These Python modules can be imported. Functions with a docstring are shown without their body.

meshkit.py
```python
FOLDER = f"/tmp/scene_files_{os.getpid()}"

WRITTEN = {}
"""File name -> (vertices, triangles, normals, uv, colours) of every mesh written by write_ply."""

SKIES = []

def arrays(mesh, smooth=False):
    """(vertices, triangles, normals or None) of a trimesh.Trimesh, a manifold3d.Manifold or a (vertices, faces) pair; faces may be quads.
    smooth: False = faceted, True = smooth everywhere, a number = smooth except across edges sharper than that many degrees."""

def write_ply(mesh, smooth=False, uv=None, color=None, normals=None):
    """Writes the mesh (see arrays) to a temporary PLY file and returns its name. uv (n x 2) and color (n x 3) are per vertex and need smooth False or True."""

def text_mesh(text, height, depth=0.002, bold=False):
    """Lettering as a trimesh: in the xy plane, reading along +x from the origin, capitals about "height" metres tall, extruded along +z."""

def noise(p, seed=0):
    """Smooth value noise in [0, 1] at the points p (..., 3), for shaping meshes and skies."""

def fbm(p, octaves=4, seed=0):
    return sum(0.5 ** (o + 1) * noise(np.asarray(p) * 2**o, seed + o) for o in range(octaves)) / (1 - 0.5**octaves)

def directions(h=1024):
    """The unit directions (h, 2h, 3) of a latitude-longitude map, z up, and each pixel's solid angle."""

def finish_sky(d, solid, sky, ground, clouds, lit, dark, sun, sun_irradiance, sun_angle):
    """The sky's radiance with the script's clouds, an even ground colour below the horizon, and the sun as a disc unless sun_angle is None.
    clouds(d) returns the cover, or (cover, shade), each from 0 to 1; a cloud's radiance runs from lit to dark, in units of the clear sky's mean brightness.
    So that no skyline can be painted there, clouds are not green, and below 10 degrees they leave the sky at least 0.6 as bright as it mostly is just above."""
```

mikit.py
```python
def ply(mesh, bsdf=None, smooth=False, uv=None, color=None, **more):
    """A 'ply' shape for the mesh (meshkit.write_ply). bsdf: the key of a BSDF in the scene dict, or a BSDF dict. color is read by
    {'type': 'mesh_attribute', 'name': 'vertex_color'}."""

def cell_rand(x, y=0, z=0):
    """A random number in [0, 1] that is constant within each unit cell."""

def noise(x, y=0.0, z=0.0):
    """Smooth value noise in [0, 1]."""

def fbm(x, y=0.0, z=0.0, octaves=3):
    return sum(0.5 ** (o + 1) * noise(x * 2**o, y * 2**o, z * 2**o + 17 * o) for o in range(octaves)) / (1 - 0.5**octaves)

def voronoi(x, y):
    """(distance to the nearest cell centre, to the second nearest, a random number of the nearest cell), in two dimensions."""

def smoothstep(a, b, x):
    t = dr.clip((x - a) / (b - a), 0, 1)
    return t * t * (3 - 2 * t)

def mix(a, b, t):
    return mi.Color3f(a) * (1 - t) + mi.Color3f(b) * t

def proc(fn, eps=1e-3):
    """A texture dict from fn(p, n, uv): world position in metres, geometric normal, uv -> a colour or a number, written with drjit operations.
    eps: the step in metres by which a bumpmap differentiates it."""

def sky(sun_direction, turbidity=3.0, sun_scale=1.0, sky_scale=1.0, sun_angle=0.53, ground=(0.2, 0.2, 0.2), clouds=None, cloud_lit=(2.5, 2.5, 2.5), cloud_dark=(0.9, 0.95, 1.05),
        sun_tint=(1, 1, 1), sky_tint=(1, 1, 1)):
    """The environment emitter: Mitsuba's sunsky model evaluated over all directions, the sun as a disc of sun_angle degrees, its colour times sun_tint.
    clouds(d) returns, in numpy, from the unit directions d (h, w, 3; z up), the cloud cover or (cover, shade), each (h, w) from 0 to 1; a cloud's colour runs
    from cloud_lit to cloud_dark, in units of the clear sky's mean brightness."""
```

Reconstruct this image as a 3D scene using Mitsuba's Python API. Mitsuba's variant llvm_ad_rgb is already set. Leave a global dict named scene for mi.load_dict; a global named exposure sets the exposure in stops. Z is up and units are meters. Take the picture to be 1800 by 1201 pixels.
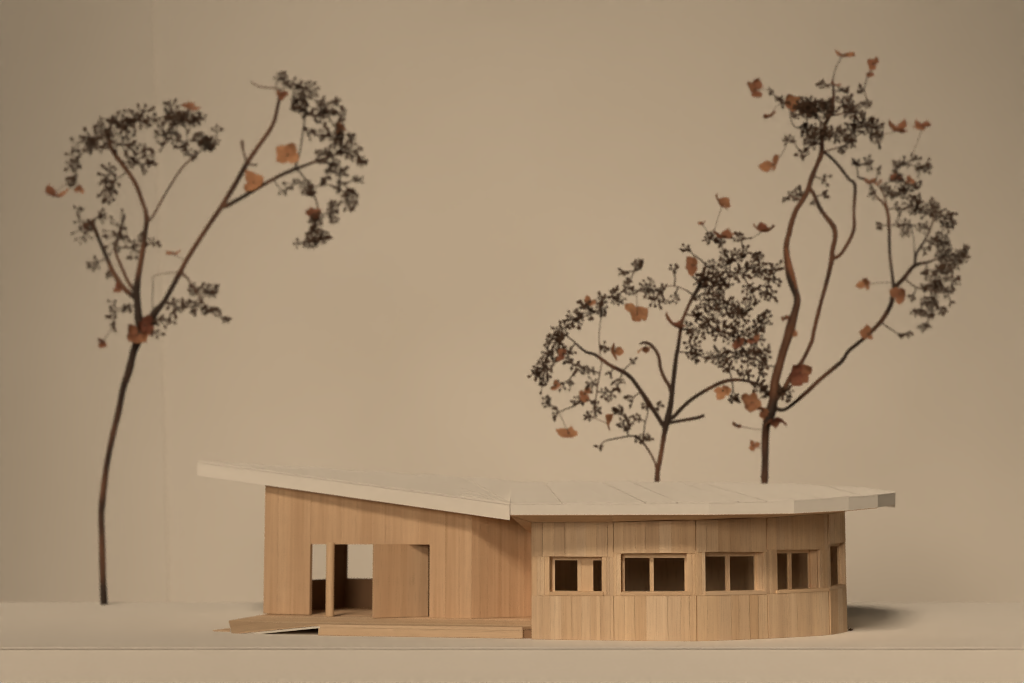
import math
import numpy as np
import trimesh
import drjit as dr
import mitsuba as mi
import mikit
import meshkit
from mikit import proc, noise, fbm, cell_rand, smoothstep, mix

T = mi.ScalarTransform4f
U = 0.0003                 # one model unit is 0.3 mm (about a millimetre and a half of the scale model's real house)
scene, labels = {}, {}

# ---------------------------------------------------------------- camera
FOC = 3000.0               # focal length in pixels of an 1800 x 1201 picture
TILT = math.atan((937 - 600.5) / FOC)          # the camera looks slightly up
CF = np.array([0, math.cos(TILT), math.sin(TILT)])
CU = np.array([0, -math.sin(TILT), math.cos(TILT)])
CR = np.array([1.0, 0, 0])


def ray(px, py):
    return CF * FOC + CR * (px - 900) + CU * (600.5 - py)


_d = ray(900, 1127)
EYE = np.array([0, 0, -_d[2] / _d[1] * 3000.0])  # the drum's front foot stands 3000 units away, on z = 0


def at(px, py, Y):
    """The point (in units) that stands Y units away in depth and is seen at that place in the photograph."""
    d = ray(px, py)
    return EYE + d * (Y / d[1])


def on(px, py, z=0.0):
    """The point at height z seen at that place."""
    d = ray(px, py)
    return EYE + d * ((z - EYE[2]) / d[2])


_o = EYE * U
scene["camera"] = {
    "type": "thinlens", "fov": 2 * math.degrees(math.atan(900 / FOC)), "fov_axis": "x",
    "to_world": T().look_at(origin=_o.tolist(), target=(_o + CF).tolist(), up=[0, 0, 1]),
    "aperture_radius": 0.0030, "focus_distance": float(3010 * U / 1.0), "near_clip": 0.05, "far_clip": 60.0,
}
exposure = 0.14

# ---------------------------------------------------------------- light: a key lamp and two added unseen lamps, hooded for a vignette
LAMP_RGB = np.array([1.0, 0.781, 0.55])


def lamp(name, label, pos, target, radius, power, vignette_hood):
    pos, target = np.array(pos, float), np.array(target, float)
    d = target - pos
    d /= np.linalg.norm(d)
    a = np.cross(d, [0.3, 0.1, 1.0]); a /= np.linalg.norm(a)
    b = np.cross(d, a)
    n = 40
    ang = np.arange(n) * 2 * math.pi / n
    ring = np.cos(ang)[:, None] * a + np.sin(ang)[:, None] * b
    v = np.vstack([[pos], pos + ring * radius])
    f = [[0, 1 + i, 1 + (i + 1) % n] for i in range(n)]
    m = trimesh.Trimesh(v, f, process=False)
    if m.face_normals[0] @ d < 0:
        m = trimesh.Trimesh(v, np.array(f)[:, ::-1], process=False)
    scene[name + "__diffuser"] = mikit.ply(m, {"type": "diffuse", "reflectance": {"type": "rgb", "value": [0.5, 0.5, 0.5]}},
                                           emitter={"type": "area", "radiance": {"type": "rgb", "value": (LAMP_RGB * power).tolist()}})
    rows = []
    for r, off in ((radius * 0.25, -0.12), (radius * 1.03, -0.02), (radius * 1.03, vignette_hood), (radius * 1.05, vignette_hood), (radius * 1.05, -0.03), (radius * 0.27, -0.14)):
        rows.append(pos + d * off + ring * r)
    v = np.vstack(rows)
    f = []
    for k in range(len(rows) - 1):
        for i in range(n):
            j = (i + 1) % n
            f += [[k * n + i, k * n + j, (k + 1) * n + j], [k * n + i, (k + 1) * n + j, (k + 1) * n + i]]
    scene[name + "__vignette_hood"] = mikit.ply(trimesh.Trimesh(v, f, process=False), "black_cloth")  # added unseen hood, narrows the beam so the corners darken
    labels[name] = {"label": label, "category": "lamp"}


scene["black_cloth"] = {"type": "twosided", "bsdf": {"type": "diffuse", "reflectance": {"type": "rgb", "value": [0.015, 0.015, 0.015]}}}
lamp("studio_lamp", "round spotlight softbox to the left behind the camera, outside the picture", (-0.75, -2.7, 2.15), (0.06, 1.14, 0.07), 0.46, 42.0, 2.65)
lamp("studio_lamp_001", "added low fill lamp behind the camera, unseen, brightening the boards under the eaves", (-1.1, -3.3, 0.72), (0.06, 1.45, 0.22), 0.52, 20.0, 2.5)  # added fill source, lifts the shade under the eaves
lamp("studio_lamp_002", "added unseen spotlight high above the camera, brightening the wall", (0.04, -1.2, 2.9), (0.04, 2.1, 1.12), 0.36, 46.0, 1.5)  # added background source, evens out the wall brightness

# ---------------------------------------------------------------- materials


def paper_col(p, n, uv):
    g = fbm(p.x * 900, p.y * 900, p.z * 900, 3)
    w = fbm(p.x * 14, p.y * 14, p.z * 14, 3)
    return mix((0.755, 0.735, 0.695), (0.795, 0.775, 0.74), 0.5 * g + 0.5 * w)


def wood_col(p, n, uv):
    k = dr.floor(uv.x / 64)
    t, t2 = cell_rand(k, 3), cell_rand(k, 7)
    band = fbm(uv.x * 0.16 + t * 9, uv.y * 0.004, 3.0, 3)
    fine = noise(uv.x * 1.3, uv.y * 0.02, 5.0)
    pore = smoothstep(0.66, 0.9, noise(uv.x * 2.3, uv.y * 0.035, 9.0))
    w = dr.clip(-0.02 + 0.56 * t + 0.58 * band - 0.14 * (fine - 0.5), 0, 1)
    c = mix((0.535, 0.362, 0.225), (0.79, 0.60, 0.412), w)
    c = c * mix((0.99, 1.0, 0.99), (0.99, 1.05, 1.13), t2)
    return c * (1 - 0.13 * pore)


def veneer_col(p, n, uv):
    k = dr.floor(uv.x / 64)
    t = cell_rand(k, 3)
    band = fbm(uv.x * 0.13, uv.y * 0.003, 3.0, 3)
    fine = noise(uv.x * 1.1, uv.y * 0.02, 5.0)
    pore = smoothstep(0.66, 0.9, noise(uv.x * 1.9, uv.y * 0.03, 9.0))
    w = dr.clip(-0.02 + 0.26 * t + 0.85 * band - 0.12 * (fine - 0.5), 0, 1)
    return mix((0.47, 0.312, 0.195), (0.665, 0.49, 0.335), w) * (1 - 0.10 * pore)


def bark_col(p, n, uv):
    s = fbm(p.x * 60, p.y * 60, p.z * 22, 3)
    g = noise(p.x * 700, p.y * 700, p.z * 120)
    t = smoothstep(0.36, 0.64, s)
    return mix((0.036, 0.024, 0.019), (0.155, 0.075, 0.045), t * 0.85) * (0.75 + 0.5 * g)


def seed_col(p, n, uv):
    return mix((0.045, 0.027, 0.019), (0.095, 0.057, 0.037), noise(p.x * 160, p.y * 160, p.z * 160))


def petal_col(p, n, uv):
    v = noise(uv.y * 9, uv.x * 40, 2.0)
    b = fbm(p.x * 260, p.y * 260, p.z * 260, 3)
    c = mix((0.25, 0.105, 0.075), (0.62, 0.345, 0.20), dr.clip(uv.x, 0, 1))
    return c * (0.72 + 0.35 * b + 0.2 * v)


def grain_bump(p, n, uv):
    return 0.00006 * noise(uv.x * 1.5, uv.y * 0.03, 1.0)


scene["paper"] = {"type": "twosided", "bsdf": {"type": "principled", "base_color": proc(paper_col), "roughness": 0.85, "specular": 0.25}}
scene["wall_paint"] = {"type": "twosided", "bsdf": {"type": "diffuse", "reflectance": proc(lambda p, n, uv: mix((0.80, 0.77, 0.715), (0.835, 0.81, 0.765), fbm(p.x * 7, p.y * 7, p.z * 7, 4)))}}
scene["wood"] = {"type": "twosided", "bsdf": {"type": "principled", "base_color": proc(wood_col), "roughness": 0.6, "specular": 0.3}}
scene["veneer"] = {"type": "twosided", "bsdf": {"type": "principled", "base_color": proc(veneer_col), "roughness": 0.6, "specular": 0.3}}
scene["bark"] = {"type": "twosided", "bsdf": {"type": "principled", "base_color": proc(bark_col), "roughness": 0.7, "specular": 0.3}}
scene["seed"] = {"type": "twosided", "bsdf": {"type": "principled", "base_color": proc(seed_col), "roughness": 0.75, "specular": 0.2}}
scene["petal"] = {"type": "principledthin", "base_color": proc(petal_col), "roughness": 0.7, "diff_trans": 0.7}
scene["table_top"] = {"type": "diffuse", "reflectance": proc(lambda p, n, uv: mix((0.16, 0.125, 0.095), (0.20, 0.16, 0.12), fbm(p.x * 3, p.y * 40, 0.5, 3)))}
scene["pane"] = {"type": "thindielectric", "int_ior": 1.5}
scene["wood_in_shade"] = {"type": "twosided", "bsdf": {"type": "diffuse", "reflectance": {"type": "rgb", "value": [0.30, 0.19, 0.12]}}}  # wood with the shade put into its colour

# ---------------------------------------------------------------- helpers
used = set()


def numbered(name):
    k, n = name, 0
    while k in used:
        n += 1
        k = f"{name}_{n:03d}"
    used.add(k)
    return k


def put(name, mesh, bsdf, smooth=False, uv=None):
    k = numbered(name)
    if isinstance(mesh, tuple):
        mesh = trimesh.Trimesh(np.asarray(mesh[0], float), np.asarray(mesh[1], int), process=False)
    else:
        mesh = mesh.copy()
    mesh.vertices = mesh.vertices * U
    scene[k] = mikit.ply(mesh, bsdf, smooth, uv=uv)
    return k


def thing(name, label, cat, group=None, kind=None):
    k = numbered(name)
    labels[k] = {"label": label, "category": cat}
    if group:
        labels[k]["group"] = group
    if kind:
        labels[k] = {"kind": kind, "label": label}
    return k


QUADS = [(0, 1, 5, 4), (2, 3, 7, 6), (1, 2, 6, 5), (3, 0, 4, 7), (3, 2, 1, 0), (4, 5, 6, 7)]
wood_id = [0]


def hexa(c, bevel=None):
    """c: 8 corners, the bottom four (counter-clockwise seen from above) and the top four. Faces with their own vertices."""
    c = np.asarray(c, float)
    v, f = [], []
    for q in QUADS:
        b = len(v)
        v += [c[i] for i in q]
        f += [[b, b + 1, b + 2], [b, b + 2, b + 3]]
    return np.array(v), np.array(f)


def wood_uv(v, across, along):
    """Grain coordinates: every piece of wood gets a number of its own."""
    wood_id[0] += 1
    a, l = v @ across, v @ along
    w = max(np.ptp(a), 1e-6)
    s = min(1.0, 58 / w)
    return np.stack([wood_id[0] * 64 + 3 + (a - a.min()) * s, l - l.min() + (wood_id[0] * 37) % 400], 1)


class Facet:
    """An upright plane from a to b (plan points, left to right as seen); n points out of the wall, towards the viewer."""

    def __init__(self, a, b):
        self.a, self.b = np.array(a[:2], float), np.array(b[:2], float)
        self.L = np.linalg.norm(self.b - self.a)
        self.t = (self.b - self.a) / self.L
        self.n = np.array([self.t[1], -self.t[0]])
        self.sag = 0.0             # how far the wall bows out at its middle

    def s(self, px, off=0.0):
        """Where along the facet (pushed out by off) the photograph's column px falls."""
        d = ray(px, 1000)[:2]
        o = self.a + self.n * off
        m = np.array([[d[0], -self.t[0]], [d[1], -self.t[1]]])
        return float(np.linalg.solve(m, o)[1])

    def pt(self, s, off, z):
        q = self.a + self.t * s + self.n * (off + 4 * self.sag * s * (self.L - s) / self.L ** 2)
        return np.array([q[0], q[1], z])

    def z(self, px, py, off=0.0):
        q = self.a + self.t * self.s(px, off) + self.n * off
        return float(at(px, py, q[1])[2])

    def block(self, s0, s1, z0, z1, n0, n1, z0b=None, z1b=None):
        """A board between s0..s1, z0..z1 (z0b, z1b at s1), n0 (inner) .. n1 (outer)."""
        z0b, z1b = z0 if z0b is None else z0b, z1 if z1b is None else z1b
        return hexa([self.pt(s0, n1, z0), self.pt(s1, n1, z0b), self.pt(s1, n0, z0b), self.pt(s0, n0, z0),
                     self.pt(s0, n1, z1), self.pt(s1, n1, z1b), self.pt(s1, n0, z1b), self.pt(s0, n0, z1)])

    def card(self, key, *a, **k):  # board whose dark colour stands in for shade
        return put(key, self.block(*a, **k), "wood_in_shade")

    def board(self, key, *a, upright=True, mat="wood", **k):
        v, f = self.block(*a, **k)
        t3, z3 = np.array([*self.t, 0]), np.array([0, 0, 1.0])
        nn = np.array([*self.n, 0]) * 0.9
        uv = wood_uv(v, t3 + nn, z3) if upright else wood_uv(v, z3 + nn, t3)
        return put(key, (v, f), mat, uv=uv)


def slab(top, bot):
    """A plate whose outline is the closed polygon top / bot (matching points), fan-triangulated."""
    top, bot = np.asarray(top, float), np.asarray(bot, float)
    n = len(top)
    v, f = [], []
    for pts, flip in ((top, False), (bot, True)):
        b = len(v)
        v += list(pts)
        for i in range(1, n - 1):
            t = [b, b + i, b + i + 1]
            f.append(t[::-1] if flip else t)
    for i in range(n):
        j = (i + 1) % n
        b = len(v)
        v += [bot[i], bot[j], top[j], top[i]]
        f += [[b, b + 1, b + 2], [b, b + 2, b + 3]]
    m = trimesh.Trimesh(np.array(v), np.array(f), process=False)
    chk = trimesh.Trimesh(m.vertices, m.faces, process=True)
    if chk.volume < 0:
        m = trimesh.Trimesh(m.vertices, m.faces[:, ::-1], process=False)
    return np.array(m.vertices), np.array(m.faces)


def strip_solid(ft, bt, fb, bb):
    """A roof body between a front and a back line: ft, bt above, fb, bb below (lists of equal length)."""
    ft, bt, fb, bb = (np.asarray(x, float) for x in (ft, bt, fb, bb))
    n = len(ft)
    v, f = [], []

    def quad(a, b, c, d):
        k = len(v)
        v.extend([a, b, c, d])
        f.extend([[k, k + 1, k + 2], [k, k + 2, k + 3]])

    for i in range(n - 1):
        quad(ft[i], ft[i + 1], bt[i + 1], bt[i])
        quad(fb[i + 1], fb[i], bb[i], bb[i + 1])
        quad(fb[i], fb[i + 1], ft[i + 1], ft[i])
        quad(bt[i], bt[i + 1], bb[i + 1], bb[i])
    quad(fb[0], ft[0], bt[0], bb[0])
    quad(ft[-1], fb[-1], bb[-1], bt[-1])
    return np.array(v), np.array(f)


def up(p, dz):
    return np.array(p, float) + [0, 0, dz]


# ---------------------------------------------------------------- the setting: table, wall, card base
TABLE = -150.0
labels["ground"] = {"kind": "structure", "label": "brown table top under the white card base"}
m = trimesh.creation.box(extents=[16000, 9000, 40]); m.apply_translation([0, 5500, TABLE - 20])
put("ground", m, "table_top")

WALL_Y = 7000.0
wall = thing("wall", "cream studio wall of two upright panels behind the model", "wall", kind="structure")
sx0, sx1 = at(268, 0, WALL_Y), at(296, 1050, WALL_Y)
kx = (sx1[0] - sx0[0]) / (sx1[2] - sx0[2])
zb, zt = TABLE, 3400.0
seam = lambda z, d=0.0: sx0[0] + kx * (z - sx0[2]) + d
put(wall + "__panel", hexa([[-4200, WALL_Y + 300, zb], [seam(zb, 3), WALL_Y - 11, zb], [seam(zb, 3), WALL_Y + 40, zb], [-4200, WALL_Y + 350, zb],
                            [-4200, WALL_Y + 300, zt], [seam(zt, 3), WALL_Y - 11, zt], [seam(zt, 3), WALL_Y + 40, zt], [-4200, WALL_Y + 350, zt]]), "wall_paint")
put(wall + "__panel", hexa([[seam(zb, 3), WALL_Y - 1.2, zb], [4600, WALL_Y - 1.2, zb], [4600, WALL_Y + 44, zb], [seam(zb, 3), WALL_Y + 44, zb],
                            [seam(zt, 3), WALL_Y - 1.2, zt], [4600, WALL_Y - 1.2, zt], [4600, WALL_Y + 44, zt], [seam(zt, 3), WALL_Y + 44, zt]]), "wall_paint")

base = thing("model_base", "wide white card base that carries the timber building model", "model base")
FRONT = on(900, 1137.5)[1]
BACK = 4660.0
rng = np.random.default_rng(5)
xs = np.linspace(-2600, 2600, 521)
edge = np.array([0.9 * (meshkit.fbm(np.array([[x * 0.012, 0.3, 0.7]]), 4, 3)[0] - 0.5) * 4 + 0.5 * (meshkit.noise(np.array([[x * 0.15, 2.2, 0.1]]), 4)[0] - 0.5) for x in xs])
lift = np.array([1.6 * (meshkit.fbm(np.array([[x * 0.006, 5.3, 0.7]]), 3, 8)[0] - 0.5) for x in xs])
v, f = [], []
for i, x in enumerate(xs):
    y0 = FRONT + edge[i] * 1.1 + 0.55
    v += [[x, BACK, 0], [x, y0 + 40, 0], [x, y0 + 0.8, lift[i] * 0.5], [x, y0, lift[i] * 0.5 - 0.7], [x, y0 + 0.2, -3.2 + lift[i]], [x, y0 + 30, -3.4], [x, BACK, -3.4]]
    if i:
        for k in range(6):
            a, b = (i - 1) * 7 + k, i * 7 + k
            f += [[a, b + 1, b], [a, a + 1, b + 1]]
put(base + "__top_sheet", trimesh.Trimesh(v, f, process=False), "paper", smooth=30)
m = trimesh.creation.box(extents=[5190, BACK - FRONT - 4, -TABLE - 4.0]); m.apply_translation([0, (FRONT + BACK) / 2 + 2.0, (TABLE - 3.9) / 2])
put(base + "__board", m, "paper")

# ---------------------------------------------------------------- timber house (left wing)
house = thing("timber_house", "wooden model house with a sloping white roof and an open doorway onto the deck", "model building")
DZ = 20.0
P0, P1 = on(465, 1080, DZ), on(829, 1088, DZ)
P2 = on(940, 1084.5, DZ)
wf = Facet(P0, P1)
inw = -wf.n
corner = wf.a + inw * 329
depth2 = (P2[:2] - wf.a) @ inw
P3 = P2[:2] + inw * (329 - depth2)

# roof corners: top points, then the underside
FLt, FRt = at(347, 813.5, 3600), at(896, 888, 3262)
BRt, BLt = at(902, 848.5, 3960), at(350, 813, 4160)
FLb, FRb = at(347, 836, 3600), at(896, 914.5, 3262)
dL, dR = FLt[2] - FLb[2], FRt[2] - FRb[2]
BRb, BLb = up(BRt, -dR), up(BLt, -dL)


def plane_z(p, a, b, c):
    n = np.cross(b - a, c - a)
    return a[2] - (n[0] * (p[0] - a[0]) + n[1] * (p[1] - a[1])) / n[2]


def under(p):
    za, zb_ = plane_z(p, FLb, FRb, BRb), plane_z(p, FLb, BRb, BLb)
    side = np.cross(np.append((BRb - FLb)[:2], 0), np.append(np.array(p[:2]) - FLb[:2], 0))[2]
    return za if side < 0 else zb_


roof = house + "__roof"
v, f = strip_solid([FLt, FRt], [BLt, BRt], [FLb, FRb], [BLb, BRb])
put(roof, (v, f), "paper")
labels[roof] = {"label": "thick white card roof falling to the right"}
# white roof sheets: a fan of folded card from the low corner
apex = FRt
e = [at(358, 814, 3615) * 0 + FLt, BLt] + [BLt + (BRt - BLt) * t for t in (0.14, 0.27, 0.40, 0.50, 0.60, 0.69, 0.77, 0.85, 0.92, 1.0)]
e[0] = FLt + np.array([0.0, -0.9, 0]); apex = FRt + np.array([0.0, -0.9, 0])
for i in range(len(e) - 1):
    lo, hi = 0.6 + 0.25 * (i % 2), 3.6 + 1.3 * (i % 2)
    tri = [apex, e[i + 1], e[i]] if i else [apex, e[1], e[0]]
    bump = [0.0, 4.5 * ((i % 3) - 1) if 1 < i + 1 < len(e) - 1 else 0, 0]
    his = [hi + 0.8 * (i % 2), hi + (3.2 if i % 2 else 0.4), hi + (0.4 if i % 2 else 2.6)] if i > 1 else [hi, hi, hi]
    put(roof + "__sheet", slab([up(p, h) for p, h in zip(tri, his)], [up(p, lo) for p in tri]), "paper")

# front wall: upright boards round the opening
wall_key = house + "__front_wall"
rng = np.random.default_rng(11)
s_open0, s_open1 = wf.s(545), wf.s(755)
z_head = wf.z(650, 957)


def front_boards(px0, px1, z0fun, z1fun, step=(23, 31)):
    x = px0
    while x < px1 - 1:
        x1 = x + rng.uniform(*step)
        if px1 - x1 < 12:
            x1 = px1
        s0, s1 = wf.s(x), wf.s(x1)
        o = rng.uniform(-0.35, 0.35)
        wf.board(wall_key + "__board", s0 + 0.12, s1 - 0.12, z0fun, z1fun(s0), -9, o, z1b=z1fun(s1), mat="veneer")
        x = x1


ztop = lambda s: under(wf.pt(s, 0, 0)) + 8
used.add(wall_key)
front_boards(464, 545, DZ + 1.2, ztop)
front_boards(545, 755, z_head, ztop)
front_boards(755, 829.2, DZ + 0.3, ztop)
# right-hand wall, turning back towards the round pavilion
wr = Facet(P1, P2)
side_key = house + "__side_wall"
used.add(side_key)
x = 829.4
while x < 938:
    x1 = x + rng.uniform(11, 15.5)
    s0, s1 = wr.s(x), min(wr.s(x1), wr.L)
    wr.board(side_key + "__board", s0 + 0.1 + (6 if x < 830 else 0) * 0, s1 - 0.1, DZ + 0.6, under(wr.pt(s0, 0, 0)) + 8, -9, rng.uniform(-0.3, 0.3), z1b=under(wr.pt(s1, 0, 0)) + 8, mat="veneer")
    x = x1
# left wall and back wall, with the big window that turns the corner
wl = Facet(corner, P0)
wb = Facet(np.append(P3, 0), np.append(corner, 0))
zsill = at(600, 1016.5, corner[1])[2]
back = house + "__back_wall"
used.add(back)


def s_in(fc, px, off=0.0):
    return fc.s(px, off)


sl0 = wl.s(588, -8)
wl.card(back + "__board", 0, wl.L - 9, DZ, zsill, -8, 0)  # interior shade painted into the dark board colour
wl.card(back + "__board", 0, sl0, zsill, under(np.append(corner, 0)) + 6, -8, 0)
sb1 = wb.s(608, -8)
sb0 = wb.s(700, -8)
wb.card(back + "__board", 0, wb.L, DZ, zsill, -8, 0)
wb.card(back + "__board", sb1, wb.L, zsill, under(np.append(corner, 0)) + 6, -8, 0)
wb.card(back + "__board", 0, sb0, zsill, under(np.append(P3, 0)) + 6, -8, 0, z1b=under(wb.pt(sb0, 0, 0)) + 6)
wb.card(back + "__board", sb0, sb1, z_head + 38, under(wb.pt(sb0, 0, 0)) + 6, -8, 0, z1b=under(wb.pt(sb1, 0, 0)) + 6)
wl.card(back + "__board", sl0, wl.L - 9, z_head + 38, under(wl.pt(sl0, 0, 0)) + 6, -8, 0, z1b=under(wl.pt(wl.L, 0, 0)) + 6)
fl = [P0[:2] + wf.t * 6 - wf.n * 10, P1[:2] - wf.t * 10 - wf.n * 10, P2[:2] + [-10, 4], P3 + [-12, -6], corner + [8, -14]]
vv, ff = slab([np.array([p[0], p[1], DZ + 0.5]) for p in fl], [np.array([p[0], p[1], 2.0]) for p in fl])
put(house + "__floor", (vv, ff), "veneer", uv=wood_uv(vv, np.array([0, 1.0, 0]), np.array([1.0, 0, 0])))
we = Facet(P2, np.append(P3, 0))
we.board(back + "__board", 0, we.L, DZ, 240, -8, 0)
# the open door panel, swung out of the doorway
da, db = on(657.5, 1087, DZ + 0.5), on(754, 1083.8, DZ + 0.5)
wd = Facet(da, db)
door = house + "__door"
labels[door] = {"label": "open wooden door leaf standing half out of the doorway"}
wd.board(door, 0, wd.L - 2, DZ + 1.0, wd.z(700, 956.5), -7, 0, mat="veneer")
# round-edged post standing free before the doorway
pa = on(579.5, 1084.5, DZ)
post = trimesh.creation.cylinder(radius=8.4, height=z_head + 3 - DZ, sections=28)
post.apply_translation([pa[0], pa[1], (z_head + 3 + DZ) / 2 + 0.8])
pv = np.array(post.vertices)
put(house + "__porch_post", post, "wood", smooth=True, uv=wood_uv(pv, np.array([1.0, 0, 0]), np.array([0, 0, 1.0])))

# ---------------------------------------------------------------- deck and its ramp
deck = thing("timber_deck", "low pale wooden deck in front of the house, with a tilted flap", "deck")
D0, D1 = on(559.5, 1098, DZ), on(918.5, 1103, DZ)
DBL = on(402, 1091, DZ)
FLr = on(407, 1113.2, 0.3)
fd = Facet(D0, D1)
# floor boards run along the front edge
wfd = 46.0
nrow = 0
for k in range(9):
    o0, o1 = -k * wfd, -(k + 1) * wfd + 0.25
    if k == 0:
        o0 = -7.0
    if k * wfd > 330:
        break
    ls = [D0[:2] + (DBL[:2] - D0[:2]) * 0]
    q0, q1 = fd.pt(0, o0, DZ), fd.pt(0, o1, DZ)
    # left ends follow the line from the front corner to the flap's upper corner
    dirl = (DBL - D0)[:2]

    def left_s(off):
        den = dirl @ -fd.n
        t = min(max(-off / den, 0), 1)
        base_s = (dirl * t) @ fd.t
        return base_s - max(0, -off - den) * 0.12
    r0, r1 = fd.L + (12 if k else 0), fd.L + 12
    a = [fd.pt(left_s(o0), o0, DZ - 5.0), fd.pt(r0, o0, DZ - 5.0), fd.pt(r1, o1, DZ - 5.0), fd.pt(left_s(o1), o1, DZ - 5.0)]
    vv, ff = hexa(a + [up(q, 5.0 - 0.15 * (k % 2)) for q in a])
    put(deck + "__floor_board", (vv, ff), "wood", uv=wood_uv(vv, np.array([*fd.n, 0]), np.array([*fd.t, 0])))
fd.board(deck + "__fascia_board", 0, fd.L, 0.4, DZ * 0.72, -6.5, -0.2, upright=False)
fd.board(deck + "__fascia_board", 0, fd.L, DZ * 0.72 + 0.3, DZ + 0.1, -6.5, 0.1, upright=False)
labels[deck + "__fascia_board"] = {"label": "front edge strip of the deck"}
fe = Facet(fd.pt(fd.L + 1, -9, 0), fd.pt(fd.L + 13, -9, 0))
fe.card(deck + "__end_block", -1.5, 14, 0.4, DZ - 5.4, -20, 0)  # wooden end coloured dark in place of its shade
# tilted flap: a board from the ground up to the deck's front corner
nrm = np.cross(D0 - FLr, DBL - FLr); nrm /= np.linalg.norm(nrm)
flap = [FLr, D0 + np.array([-0.6, 0, 0]), DBL]
vv, ff = slab([p + nrm * 0.2 for p in flap], [p - nrm * 2.2 for p in flap])
put(deck + "__flap", (vv, ff), "wood", uv=wood_uv(vv, np.array([0, 0.5, 1.0]), np.array([1.0, 0, 0])))
vv, ff = slab([p - nrm * 2.6 + np.array([2, -3.0, -1.0]) for p in (FLr + (D0 - FLr) * 0.18, D0, DBL)], [p - nrm * 5.6 + np.array([2, -3.0, -1.0]) for p in (FLr + (D0 - FLr) * 0.18, D0, DBL)])
put(deck + "__flap_lining", (vv, ff), "paper")
g0, g1, g2 = on(374, 1109.5, 0.6), on(404, 1110.5, 0.6), on(404, 1105.5, 0.6)
vv, ff = slab([up(p, 1.6) for p in (g0, g1, g2)], [up(p, -0.3) for p in (g0, g1, g2)])
put(deck + "__underlay", (vv, ff), "wood", uv=wood_uv(vv, np.array([0, 1.0, 0]), np.array([1.0, 0, 0])))

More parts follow.
